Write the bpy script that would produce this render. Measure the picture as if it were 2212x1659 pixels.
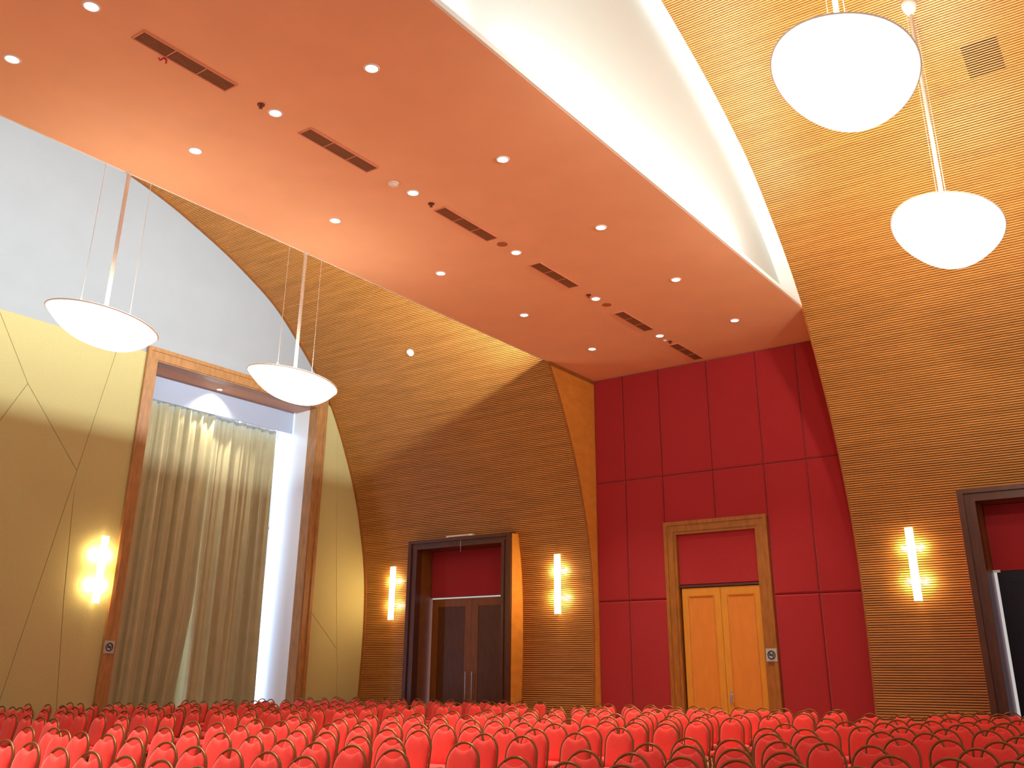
import bpy, bmesh, math, random
from mathutils import Vector, Matrix
for o in list(bpy.data.objects):
    bpy.data.objects.remove(o)
sc = bpy.context.scene
PI = math.pi

# ------------------------------------------------------------------ camera
cam_d = bpy.data.cameras.new('camera')
cam = bpy.data.objects.new('camera', cam_d)
sc.collection.objects.link(cam)
cam_d.sensor_width = 36.0
cam_d.lens = 2060.57 / 2212 * 36.0
cam_d.shift_x = -0.0107
cam_d.shift_y = -0.0762
cam_d.clip_end = 200
cam.matrix_world = (Matrix.Translation((0, 0, 1.56)) @ Matrix.Rotation(0.6179, 4, 'Z')
                    @ Matrix.Rotation(1.9385, 4, 'X') @ Matrix.Rotation(0.0047, 4, 'Z'))
sc.camera = cam

# ------------------------------------------------------------------ world, exposure
sc.view_settings.view_transform = 'Standard'
sc.view_settings.look = 'None'
sc.view_settings.gamma = 1.0
sc.view_settings.use_curve_mapping = False
sc.view_settings.exposure = 0.0
world = bpy.data.worlds.new('world')
sc.world = world
world.use_nodes = True
bg = world.node_tree.nodes['Background']
bg.inputs[0].default_value = (1.0, 0.94, 0.88, 1)
bg.inputs[1].default_value = 0.56

# light levels, all in one place
E_DOWN = 760      # ceiling downlights (spots), watts
E_BOWL = 3.2      # pendant bowls, radiance
E_UP = 1000        # lamp inside each bowl, shines up on the vault
E_COVE_R = 165    # cove tubes, right side, per segment
E_COVE_L = 560
E_SCONCE = 22
E_DAY = 1900       # daylight outside the tall window
E_RECESS = 320
WARM = (1.0, 0.80, 0.56)
SOFT = (1.0, 0.90, 0.76)
COOL = (0.87, 0.95, 1.0)
DAYC = (0.42, 0.60, 1.0)

C = sc.collection

# ------------------------------------------------------------------ helpers
def lin(r, g, b):
    f = lambda c: (c / 255 / 12.92) if c / 255 <= 0.04045 else ((c / 255 + 0.055) / 1.055) ** 2.4
    return (f(r), f(g), f(b), 1)

def mat(name, col, rough=0.6, metal=0.0, var=0.0, scale=(1, 1, 1), nscale=4.0, bump=0.0, spec=0.3, sheen=0.0):
    m = bpy.data.materials.new(name)
    m.use_nodes = True
    nt = m.node_tree
    b = nt.nodes['Principled BSDF']
    b.inputs['Base Color'].default_value = col
    b.inputs['Roughness'].default_value = rough
    b.inputs['Metallic'].default_value = metal
    b.inputs['Specular IOR Level'].default_value = spec
    if sheen:
        b.inputs['Sheen Weight'].default_value = sheen
    if var or bump:
        tc = nt.nodes.new('ShaderNodeTexCoord')
        mp = nt.nodes.new('ShaderNodeMapping')
        mp.inputs['Scale'].default_value = scale
        nz = nt.nodes.new('ShaderNodeTexNoise')
        nz.inputs['Scale'].default_value = nscale
        nz.inputs['Detail'].default_value = 5
        nt.links.new(tc.outputs['Object'], mp.inputs[0])
        nt.links.new(mp.outputs[0], nz.inputs['Vector'])
        if var:
            mr = nt.nodes.new('ShaderNodeMapRange')
            mr.inputs['From Min'].default_value = 0.3
            mr.inputs['From Max'].default_value = 0.7
            mr.inputs['To Min'].default_value = 1 - var
            mr.inputs['To Max'].default_value = 1 + var
            mx = nt.nodes.new('ShaderNodeVectorMath')
            mx.operation = 'SCALE'
            mx.inputs[0].default_value = col[:3]
            nt.links.new(nz.outputs[0], mr.inputs[0])
            nt.links.new(mr.outputs[0], mx.inputs['Scale'])
            nt.links.new(mx.outputs[0], b.inputs['Base Color'])
        if bump:
            bp = nt.nodes.new('ShaderNodeBump')
            bp.inputs['Strength'].default_value = bump
            bp.inputs['Distance'].default_value = 0.01
            nt.links.new(nz.outputs[0], bp.inputs['Height'])
            nt.links.new(bp.outputs[0], b.inputs['Normal'])
    return m

def emis(name, col, strength):
    m = bpy.data.materials.new(name)
    m.use_nodes = True
    nt = m.node_tree
    b = nt.nodes['Principled BSDF']
    b.inputs['Base Color'].default_value = (0.8, 0.8, 0.8, 1)
    b.inputs['Emission Color'].default_value = (*col, 1)
    b.inputs['Emission Strength'].default_value = strength
    return m

class MB:
    """collects shapes into one mesh"""
    def __init__(s):
        s.v = []; s.f = []; s.mi = []
    def add(s, v, f, mi=0):
        n = len(s.v)
        s.v += [tuple(p) for p in v]
        s.f += [tuple(i + n for i in q) for q in f]
        s.mi += [mi] * len(f)
        return s
    def box(s, x0, x1, y0, y1, z0, z1, mi=0):
        return s.add([(x0,y0,z0),(x1,y0,z0),(x1,y1,z0),(x0,y1,z0),(x0,y0,z1),(x1,y0,z1),(x1,y1,z1),(x0,y1,z1)],
                     [(0,3,2,1),(4,5,6,7),(0,1,5,4),(1,2,6,5),(2,3,7,6),(3,0,4,7)], mi)
    def prism(s, poly, ax, a0, a1, mi=0):
        """poly: 2D points; ax: axis of extrusion (0,1,2)"""
        def P(p, a):
            return {0: (a, p[0], p[1]), 1: (p[0], a, p[1]), 2: (p[0], p[1], a)}[ax]
        n = len(poly)
        v = [P(p, a0) for p in poly] + [P(p, a1) for p in poly]
        f = [tuple(range(n)), tuple(range(2*n-1, n-1, -1))] + [(i, (i+1) % n, (i+1) % n + n, i+n) for i in range(n)]
        return s.add(v, f, mi)
    def tube(s, path, r, seg=8, mi=0, caps=True):
        path = [Vector(p) for p in path]
        rr = r if isinstance(r, (list, tuple)) else [r] * len(path)
        v = []; ref = None
        for i, p in enumerate(path):
            t = (path[min(i+1, len(path)-1)] - path[max(i-1, 0)]).normalized()
            if ref is None:
                ref = t.orthogonal().normalized()
            ref = (ref - t * ref.dot(t)).normalized()
            w = t.cross(ref)
            for k in range(seg):
                a = 2 * PI * k / seg
                v.append(p + (ref * math.cos(a) + w * math.sin(a)) * rr[i])
        f = []
        for i in range(len(path)-1):
            for k in range(seg):
                f.append((i*seg+k, i*seg+(k+1) % seg, (i+1)*seg+(k+1) % seg, (i+1)*seg+k))
        if caps:
            f.append(tuple(range(seg-1, -1, -1)))
            f.append(tuple(range((len(path)-1)*seg, len(path)*seg)))
        return s.add(v, f, mi)
    def disc(s, c, n, r, h, seg=24, mi=0, r2=None):
        """short cylinder from c along n"""
        c = Vector(c); n = Vector(n).normalized()
        return s.tube([c, c + n * h], [r, r if r2 is None else r2], seg, mi)
    def obj(s, name, mats, parent=None, smooth=False, bevel=0.0):
        me = bpy.data.meshes.new(name)
        me.from_pydata(s.v, [], s.f)
        me.update()
        mats = mats if isinstance(mats, (list, tuple)) else [mats]
        for m in mats:
            me.materials.append(m)
        me.polygons.foreach_set('material_index', s.mi)
        bm = bmesh.new(); bm.from_mesh(me)
        bmesh.ops.recalc_face_normals(bm, faces=bm.faces)
        bm.to_mesh(me); bm.free()
        if smooth:
            me.polygons.foreach_set('use_smooth', [True] * len(me.polygons))
        o = bpy.data.objects.new(name, me)
        C.objects.link(o)
        if parent:
            o.parent = parent
        if bevel:
            bv = o.modifiers.new('bevel', 'BEVEL')
            bv.width = bevel; bv.segments = 2; bv.limit_method = 'ANGLE'
        return o

def tag(o, label=None, cat=None, group=None, kind=None):
    if label: o['label'] = label
    if cat: o['category'] = cat
    if group: o['group'] = group
    if kind: o['kind'] = kind
    return o

def thing(name, loc=(0, 0, 0), label=None, cat=None, group=None, kind=None, rz=0.0):
    o = bpy.data.objects.new(name, None)
    o.empty_display_size = 0.1
    C.objects.link(o)
    o.location = loc
    o.rotation_euler = (0, 0, rz)
    return tag(o, label, cat, group, kind)

def copy_tree(o, parent=None):
    c = o.copy(); C.objects.link(c); c.parent = parent
    for ch in list(o.children):
        copy_tree(ch, c)
    return c

def light(name, kind, loc, energy, col, rot=(0, 0, 0), parent=None, **kw):
    d = bpy.data.lights.new(name, kind)
    d.energy = energy; d.color = col
    for k, v in kw.items():
        setattr(d, k, v)
    o = bpy.data.objects.new(name, d)
    C.objects.link(o)
    o.location = loc; o.rotation_euler = rot
    if parent: o.parent = parent
    return o

# ------------------------------------------------------------------ materials
M_slat = mat('slat_wood', lin(190, 128, 60), 0.42, spec=0.45, var=0.16, scale=(0.35, 5, 5), nscale=2.0)
M_groove = mat('slat_groove', lin(34, 16, 6), 0.9)
M_trimwood = mat('trim_wood', lin(150, 92, 38), 0.45, var=0.15, scale=(1, 1, 6), nscale=3)
M_ply = mat('plywood', lin(214, 142, 54), 0.6, var=0.1, scale=(1, 1, 2), nscale=2.5)
M_brown = mat('brown_frame', lin(168, 122, 74), 0.35, var=0.18, scale=(3, 3, 0.8), nscale=4, spec=0.4)
M_oak = mat('door_frame_oak', lin(158, 98, 36), 0.4, var=0.18, scale=(3, 3, 0.8), nscale=4)
M_dark = mat('dark_frame', lin(88, 48, 26), 0.35, var=0.15, scale=(3, 3, 0.8), nscale=4, spec=0.4)
M_darkleaf = mat('dark_leaf', lin(132, 78, 34), 0.4, var=0.12, scale=(3, 3, 0.8), nscale=4)
M_darkpanel = mat('dark_panel', lin(92, 54, 24), 0.4, var=0.15, scale=(3, 3, 0.8), nscale=4)
M_lining = mat('jamb_lining', lin(128, 76, 30), 0.5, var=0.1)
M_yellow = mat('honey_leaf', lin(212, 142, 44), 0.45, var=0.06, scale=(3, 3, 0.8), nscale=3)
M_yellowp = mat('honey_panel', lin(214, 130, 46), 0.45, var=0.05, scale=(3, 3, 0.8), nscale=3)
M_navy = mat('night_leaf', lin(22, 16, 34), 0.5)
M_red = mat('red_fabric', lin(162, 34, 37), 0.9, var=0.10, nscale=60, bump=0.4, sheen=0.2)
M_olive = mat('olive_fabric', lin(190, 180, 124), 0.9, var=0.05, nscale=40, bump=0.3)
M_grey = mat('grey_plaster', lin(160, 167, 170), 0.85, var=0.02, nscale=1.5)
M_white = mat('white_paint', lin(236, 240, 238), 0.7)
M_cove = mat('cove_plaster', lin(190, 198, 196), 0.85)
M_orange = mat('salmon_plaster', lin(238, 184, 142), 0.8, var=0.03, nscale=1.2)
M_pelmet = mat('pelmet_grey', lin(172, 184, 204), 0.6)
M_soffit = mat('soffit_tan', lin(205, 160, 130), 0.6)
M_curtain = mat('curtain_cloth', lin(182, 174, 136), 0.85, var=0.05, nscale=3, sheen=0.2)
M_floor = mat('floor_carpet', lin(176, 128, 92), 0.95, var=0.2, nscale=30)
M_chair = mat('chair_velvet', lin(240, 66, 56), 0.85, var=0.05, nscale=50, sheen=0.3)
M_hoop = mat('bronze_tube', lin(128, 84, 40), 0.32, metal=0.55, spec=0.5)
M_chrome = mat('chrome', lin(210, 210, 214), 0.2, metal=1.0)
M_vent = mat('vent_mesh', lin(150, 96, 60), 0.7)
M_ventback = mat('vent_back', lin(84, 50, 30), 0.8)
M_ventfr = mat('vent_frame', lin(222, 150, 118), 0.6)
M_black = mat('black', lin(16, 14, 14), 0.6)
M_plate = mat('sign_plate', lin(176, 176, 172), 0.5)
M_whitep = mat('white_plastic', lin(238, 236, 228), 0.5)
M_disc = mat('tan_disc', lin(176, 104, 62), 0.7)
M_ribbon = mat('magenta_ribbon', lin(196, 40, 70), 0.7)
M_sprink = mat('sprinkler_metal', lin(120, 60, 36), 0.4, metal=0.3)
M_lamp = emis('downlight_lens', (1.0, 0.95, 0.88), 14)
M_ring = mat('downlight_ring', lin(240, 225, 215), 0.4)
M_bowl = emis('lit_glass_bowl', SOFT, E_BOWL)
M_rim = mat('bowl_rim', lin(244, 240, 228), 0.4)
M_diff = emis('lit_sconce_glass', (1.0, 0.82, 0.50), 3.2)
M_bulb = emis('lit_bulb', (1.0, 0.78, 0.42), 26)
M_glass = bpy.data.materials.new('clear_glass'); M_glass.use_nodes = True
_n = M_glass.node_tree; _n.nodes.clear()
_o = _n.nodes.new('ShaderNodeOutputMaterial'); _t = _n.nodes.new('ShaderNodeBsdfTransparent'); _g = _n.nodes.new('ShaderNodeBsdfGlossy'); _m = _n.nodes.new('ShaderNodeMixShader')
_g.inputs['Roughness'].default_value = 0.02; _m.inputs[0].default_value = 0.07
_n.links.new(_t.outputs[0], _m.inputs[1]); _n.links.new(_g.outputs[0], _m.inputs[2]); _n.links.new(_m.outputs[0], _o.inputs[0])

# ------------------------------------------------------------------ the hall
XW, XM, XR = -21.60, -13.40, -6.53          # window wall, ends of the two slatted shells
XGL, XGR = -13.12, -6.83                    # grey walls above the dropped ceiling
ZC, YR = 9.28, 22.35                        # dropped ceiling, red wall
XE = 5.5                                    # where the right shell ends, beyond the frame
Y0 = -3.5
PROF = [(21.97,0),(22.0,0.6),(22.04,1.2),(22.08,2.4),(22.06,3.4),(22.0,4.2),(21.86,5.0),(21.70,5.6),(21.50,6.3),(21.2,7.1),(20.9,7.75),
        (20.47,8.6),(20.02,9.33),(19.37,10.15),(18.5,11.0),(17.55,11.8),(16.6,12.35),(15.5,12.87),(14.3,13.33),(13.6,13.57),
        (12.6,13.84),(11.5,14.06),(10.2,14.21),(9,14.26),(7.8,14.21),(6.5,14.06),(5.4,13.84),(4.0,13.4),(2.6,12.8)]

def catmull(P, n=14):
    out = []
    for i in range(len(P)-1):
        p0 = P[max(i-1, 0)]; p1 = P[i]; p2 = P[i+1]; p3 = P[min(i+2, len(P)-1)]
        for k in range(n):
            t = k / n
            out.append(tuple(0.5*((2*p1[a]) + (-p0[a]+p2[a])*t + (2*p0[a]-5*p1[a]+4*p2[a]-p3[a])*t*t + (-p0[a]+3*p1[a]-3*p2[a]+p3[a])*t**3) for a in (0, 1)))
    out.append(P[-1])
    return out
CURVE = catmull(PROF)
ARC = [0.0]
for a, b in zip(CURVE, CURVE[1:]):
    ARC.append(ARC[-1] + math.hypot(b[0]-a[0], b[1]-a[1]))
def pt(s, off=0.0):
    """point on the vault profile at arc length s; off > 0 moves behind the surface"""
    s = min(max(s, 0), ARC[-1] - 1e-6)
    lo, hi = 0, len(ARC) - 1
    while hi - lo > 1:
        m = (lo + hi) // 2
        if ARC[m] <= s: lo = m
        else: hi = m
    t = (s - ARC[lo]) / (ARC[hi] - ARC[lo])
    y = CURVE[lo][0] + (CURVE[hi][0]-CURVE[lo][0]) * t
    z = CURVE[lo][1] + (CURVE[hi][1]-CURVE[lo][1]) * t
    dy = CURVE[hi][0]-CURVE[lo][0]; dz = CURVE[hi][1]-CURVE[lo][1]
    l = math.hypot(dy, dz)
    return (y + dz / l * off, z - dy / l * off)
def arc_at_z(z):
    for s, c in zip(ARC, CURVE):
        if c[1] >= z: return s
def arc_at_y(y):
    for s, c in zip(ARC, CURVE):
        if c[0] <= y and s > 8: return s
def surf_z(y):
    return pt(arc_at_y(y))[1]

PITCH = 0.0505
def shell(name, x0, x1, holes):
    """slatted surface; holes = [(xa, xb, ztop)] cut at the foot for the doors"""
    mb = MB()
    n = int(ARC[-1] / PITCH)
    for i in range(n):
        s0 = i * PITCH; s1 = s0 + 0.034; s2 = s0 + PITCH
        z = pt(s0)[1]
        rng = [(x0, x1)]
        for xa, xb, zt in holes:
            if z < zt and s0 < 9:
                rng = [(x0, xa), (xb, x1)]
        a, b = pt(s0), pt(s1)
        c, d, e = pt(s1, 0.03), pt(s2, 0.03), pt(s2)
        for xa, xb in rng:
            mb.add([(xa, *a), (xb, *a), (xb, *b), (xa, *b)], [(0, 1, 2, 3)], 0)
            mb.add([(xa, *b), (xb, *b), (xb, *c), (xa, *c)], [(0, 1, 2, 3)], 0)
            mb.add([(xa, *c), (xb, *c), (xb, *d), (xa, *d)], [(0, 1, 2, 3)], 1)
            mb.add([(xa, *d), (xb, *d), (xb, *e), (xa, *e)], [(0, 1, 2, 3)], 0)
    # solid backing
    cs = CURVE[::5] + [CURVE[-1]]
    back = [pt(ARC[min(i*5, len(ARC)-1)], 0.2) for i in range(len(cs))]
    fr = [pt(ARC[min(i*5, len(ARC)-1)], 0.034) for i in range(len(cs))]
    for i in range(len(cs)-1):
        rng = [(x0, x1)]
        for xa, xb, zt in holes:
            if cs[i][1] < zt - 0.1 and i < 20:
                rng = [(x0, xa), (xb, x1)]
        for xa, xb in rng:
            q = [fr[i], fr[i+1], back[i+1], back[i]]
            mb.add([(xa, *p) for p in q] + [(xb, *p) for p in q],
                   [(0,1,2,3), (7,6,5,4), (0,4,5,1), (1,5,6,2), (2,6,7,3), (3,7,4,0)], 1)
    o = mb.obj(name, [M_slat, M_groove])
    return tag(o, kind='structure')

def band(name, x0, x1, s0, s1, off, thick, m, step=0.25):
    mb = MB(); n = max(2, int((s1-s0)/step))
    a = [pt(s0+(s1-s0)*i/n, off) for i in range(n+1)]
    b = [pt(s0+(s1-s0)*i/n, off+thick) for i in range(n+1)]
    for i in range(n):
        q = [a[i], a[i+1], b[i+1], b[i]]
        mb.add([(x0, *p) for p in q] + [(x1, *p) for p in q],
               [(0,1,2,3), (7,6,5,4), (0,4,5,1), (1,5,6,2), (2,6,7,3), (3,7,4,0)], 0)
    return tag(mb.obj(name, m), kind='structure')

D1 = (-19.38, -15.66); D3 = (-4.18, -0.46)
shell('wall_back_left', XW + 0.1, XM - 0.04, [(D1[0]+0.1, D1[1]-0.1, 5.02)])
shell('wall_back_right', XR + 0.03, XE, [(D3[0]+0.1, D3[1]-0.1, 5.02)])
SA = arc_at_z(9.3); SE = ARC[-1]
band('trim_1', XW, XW + 0.11, 0, SE, -0.02, 0.2, M_trimwood)
band('trim_2', XM - 0.05, XM, 0, SA - 0.02, -0.006, 0.2, M_trimwood)
band('trim_3', XR, XR + 0.035, 0, SA - 0.02, -0.004, 0.2, M_trimwood)
band('trim_4', XGR, XR + 0.03, SA, SE, 0.0, 0.2, M_white)
band('trim_5', XM - 0.04, XGL, SA, SE, 0.0, 0.2, M_white)

tag(MB().box(-25, XE + 1, Y0, 24, -0.1, 0).obj('floor', M_floor), kind='structure')

# grey walls closing the dropped ceiling box up to the vault
for nm, xa, xb in (('wall_cove_right', XGR - 0.06, XGR), ('wall_cove_left', XGL, XGL + 0.06)):
    n = 60
    top = [pt(SA - 0.15 + (SE - SA + 0.15) * i / n, 0.05) for i in range(n+1)]
    tag(MB().prism([(top[-1][0], ZC+0.1)] + [(y, max(z, ZC + 0.1)) for y, z in top[::-1]], 0, xa, xb).obj(nm, M_cove), kind='structure')

# dropped ceiling strip with white lips
tag(MB().box(-13.44, -6.51, Y0, YR, ZC, ZC + 0.08).obj('ceiling', M_orange), kind='structure')
tag(MB().box(-6.51, -6.47, Y0, 19.83, ZC + 0.004, ZC + 0.09).obj('trim_6', M_white), kind='structure')
tag(MB().box(-13.48, -13.44, Y0, 19.9, ZC + 0.004, ZC + 0.09).obj('trim_7', M_white), kind='structure')

# ends of the shells: plywood cheeks beside the red wall
n = 40
for nm, xa, xb in (('wall_niche_left', XM - 0.03, XM + 0.006), ('wall_niche_right', XR, XR + 0.03)):
    pr = [pt(SA * i / n, 0.02) for i in range(n+1)]
    tag(MB().prism(pr + [(YR, ZC), (YR, 0)], 0, xa, xb).obj(nm, M_ply), kind='structure')
tag(MB().box(XM + 0.006, XM + 0.02, 20.05, YR, ZC - 0.10, ZC).obj('trim_8', M_trimwood), kind='structure')

# padded red wall
def pad(mb, x0, x1, z0, z1, y, d=0.05, c=0.035, g=0.008):
    x0 += g; x1 -= g; z0 += g; z1 -= g
    rings = [(0, 0.0), (0.0, 0.02), (0.012, 0.038), (c, d)]
    v = []
    for ins, dep in rings:
        v += [(x0+ins, y-dep, z0+ins), (x1-ins, y-dep, z0+ins), (x1-ins, y-dep, z1-ins), (x0+ins, y-dep, z1-ins)]
    f = []
    for r in range(3):
        for k in range(4):
            f.append((r*4+k, r*4+(k+1) % 4, (r+1)*4+(k+1) % 4, (r+1)*4+k))
    f += [(12, 13, 14, 15), (3, 2, 1, 0)]
    mb.add(v, f)
mb = MB()
XS = [-13.40, -12.48, -11.38, -9.97, -8.62, -7.55, -6.50]
ZS = [0.0, 3.30, 6.37, ZC]
for i in range(6):
    for j in range(3):
        x0, x1, z0, z1 = XS[i], XS[i+1], ZS[j], ZS[j+1]
        if i in (2, 3):
            if j == 0: continue
            if j == 1: z0 = 5.10
        pad(mb, x0, x1, z0, z1, YR)
mb.box(-13.45, -11.1, YR, YR + 0.15, 0, ZC)
mb.box(-8.9, -6.4, YR, YR + 0.15, 0, ZC)
mb.box(-11.1, -8.9, YR, YR + 0.15, 4.9, ZC)
tag(mb.obj('wall_back', M_red), kind='structure')

# window wall: grey plaster above, olive panels below, window opening left free
WY0, WY1, WZ = 13.84, 19.52, 9.15
mb = MB()
mb.box(XW - 0.25, XW, Y0, WY0 - 0.02, 0, 14.4)
mb.box(XW - 0.25, XW, WY1 + 0.02, 22.3, 0, 14.4)
mb.box(XW - 0.25, XW, WY0 - 0.02, WY1 + 0.02, WZ + 0.05, 14.4)
tag(mb.obj('wall_left', M_grey), kind='structure')
mb = MB()
def opanel(poly, th=0.03, gap=0.003, cham=0.006):
    cx = sum(p[0] for p in poly)/len(poly); cz = sum(p[1] for p in poly)/len(poly)
    # inset polygon by moving each edge inwards
    def inset(d):
        out = []; n = len(poly)
        area = sum(poly[i][0]*poly[(i+1) % n][1]-poly[(i+1) % n][0]*poly[i][1] for i in range(n))
        sg = 1 if area > 0 else -1
        for i in range(n):
            p0, p1, p2 = Vector(poly[i-1]), Vector(poly[i]), Vector(poly[(i+1) % n])
            e1 = (p1-p0).normalized(); e2 = (p2-p1).normalized()
            n1 = Vector((-e1.y, e1.x))*sg; n2 = Vector((-e2.y, e2.x))*sg
            bis = (n1+n2); k = bis.length_squared
            out.append(p1 + bis*(2*d/k) if k > 0.05 else p1 + n1*d)
        return out
    n = len(poly); a = inset(gap); b = inset(gap+cham)
    v = [(XW-0.005, p.x, p.y) for p in a] + [(XW+th-0.012, p.x, p.y) for p in a] + [(XW+th, p.x, p.y) for p in b]
    f = [tuple(range(n)), tuple(range(3*n-1, 2*n-1, -1))]
    for r in (0, 1):
        f += [(r*n+i, r*n+(i+1) % n, (r+1)*n+(i+1) % n, (r+1)*n+i) for i in range(n)]
    mb.add(v, f)
ZO = 9.30; YL = WY0 - 0.30
TA, DJ, NA, NB, NC = (9.66, ZO), (10.66, 7.75), (12.20, 5.98), (12.73, ZO), (12.24, 5.2)
BB, CB, DE = (11.22, 0.0), (12.76, 0.0), (9.02, 4.2)
opanel([(4.2, ZO), TA, DJ, DE, (7.3, 0), (4.2, 0)])
opanel([TA, NB, NA, DJ])
opanel([DJ, NA, BB, (7.3, 0), DE])
opanel([NA, NC, (12.40, 3.2), CB, BB])
opanel([NB, (YL, ZO), (YL, 0), CB, (12.40, 3.2), NC, NA])
opanel([(Y0, ZO), (4.2, ZO), (4.2, 0), (Y0, 0)])
YQ = WY1 + 0.33
opanel([(YQ, ZO), (20.35, ZO), (20.72, 5.1), (21.03, 2.2), (YQ, 3.24)])
opanel([(YQ, 3.24), (21.03, 2.2), (21.1, 1.75), (21.2, 0), (YQ, 0)])
opanel([(20.35, ZO), (22.2, ZO), (22.2, 0), (21.2, 0), (21.1, 1.75), (21.03, 2.2), (20.72, 5.1)])
tag(mb.obj('wall_panels_left', M_olive), kind='structure')

# ------------------------------------------------------------------ tall window
w = thing('window_1', (XW, (WY0+WY1)/2, 0), kind='structure')
w_inv = Matrix.Translation((-XW, -(WY0+WY1)/2, 0))
def wadd(mb, name, m, **k):
    o = mb.obj(name, m, w, **k); o.matrix_parent_inverse = w_inv; return o
FY0, FY1 = WY0 - 0.30, WY1 + 0.33
mb = MB()
for x, a, b in ((0.09, 0.085, 0.30), (0.12, -0.015, 0.085)):
    mb.box(XW-0.02, XW+x, FY0+a, FY0+b, 0, WZ+0.30-a).box(XW-0.02, XW+x, FY1-b, FY1-a, 0, WZ+0.30-a).box(XW-0.02, XW+x, FY0+b, FY1-b, WZ+0.30-b, WZ+0.30-a)
mb.box(XW-0.3, XW+0.06, WY0, WY0+0.03, 0, WZ-0.03).box(XW-0.3, XW+0.06, WY1, WY1+0.029, 0, WZ-0.03).box(XW-0.3, XW+0.06, WY0, WY1+0.029, WZ-0.03, WZ-0.001)
wadd(mb, 'window_frame', M_brown)
wadd(MB().box(XW-1.75, XW-0.3, WY1+0.01, WY1+0.06, 0, WZ+0.03).box(XW-1.75, XW-0.3, WY0-0.05, WY0+0.02, 0, WZ+0.03), 'reveal', M_white)
wadd(MB().box(XW-1.75, XW-0.3, WY0-0.05, WY1+0.05, WZ-0.03, WZ+0.06), 'soffit', M_soffit)
wadd(MB().box(XW-1.03, XW-1.0, WY0, WY1-0.02, 8.44, WZ), 'pelmet', M_pelmet)
mb = MB()
for y in (WY0, WY0+1.4, WY0+2.8, WY0+4.2, WY1-0.06):
    mb.box(XW-1.75, XW-1.68, y, y+0.06, 0, WZ)
for z in (0, 2.2, 5.6, WZ-0.06):
    mb.box(XW-1.75, XW-1.68, WY0, WY1, z, z+0.06)
wadd(mb, 'sash', M_white)
wadd(MB().box(XW-1.72, XW-1.71, WY0, WY1, 0.02, WZ), 'pane', M_glass)
light('daylight', 'AREA', (XW-2.1, (WY0+WY1)/2, 4.6), E_DAY, DAYC, rot=(0, -PI/2, 0), shape='RECTANGLE', size=9.0, size_y=6.2)

random.seed(4)
def curtain(y0, y1, label, flip=False, slit=False):
    n = int((y1-y0)*44); nz = 14
    ph = [random.uniform(0, 6.28) for _ in range(6)]
    v = []; f = []
    for j in range(nz+1):
        z = 0.04 + (8.5 - 0.04) * j / nz
        for i in range(n+1):
            t = i / n; y = y0 + (y1-y0)*t
            k = z / 8.5
            am = 0.125 - 0.06 * k
            u = y * 2 * PI
            x = ((1 - 1.9*abs(math.sin(u*1.15+ph[0]+0.5*math.sin(u*0.31)))**0.8) * 0.95 + math.sin(u*5.3+ph[1]) * 0.45 * (0.5+k) + 0.45*math.sin(u*0.9+ph[2]+0.5*k)*(1-k)) * am
            yy = y + math.sin(u*2.3+ph[3]) * 0.035
            if flip: yy -= 0.17 * k * t**6; x -= 0.20
            if flip: w0 = (1-t)**3
            else: w0 = t**3
            if slit: yy += (-0.36 if not flip else 0.0) * w0 * max(0, 1 - z/3.3)
            v.append((XW-1.13 + x, yy, z))
    for j in range(nz):
        for i in range(n):
            a = j*(n+1)+i
            f.append((a, a+1, a+n+2, a+n+1))
    mb = MB(); mb.add(v, f)
    o = mb.obj('curtain', M_curtain, smooth=True)
    sd = o.modifiers.new('solid', 'SOLIDIFY'); sd.thickness = 0.008
    return tag(o, label, 'curtain', 'long drapes in the tall window')
curtain(WY0+0.02, 16.70, 'left drape of the tall window, long pleated olive-grey cloth', slit=True)
curtain(16.68, 19.38, 'right drape of the tall window, its edge beside the strip of daylight', flip=True, slit=True)
RX, RYc = XW-0.72, 16.45
t = thing('recessed_spotlight', (RX, RYc, WZ-0.05), 'small lit spotlight in the soffit above the long drapes', 'light')
MB().disc((0, 0, 0.02), (0, 0, -1), 0.09, 0.025).obj('ring', M_ring, t)
MB().disc((0, 0, -0.004), (0, 0, -1), 0.065, 0.006).obj('lens', M_lamp, t)
light('recess_lamp', 'SPOT', (RX, RYc, WZ-0.09), E_RECESS, SOFT, rot=(0, math.radians(18), 0), spot_size=math.radians(120), spot_blend=0.8, shadow_soft_size=0.05)

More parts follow.
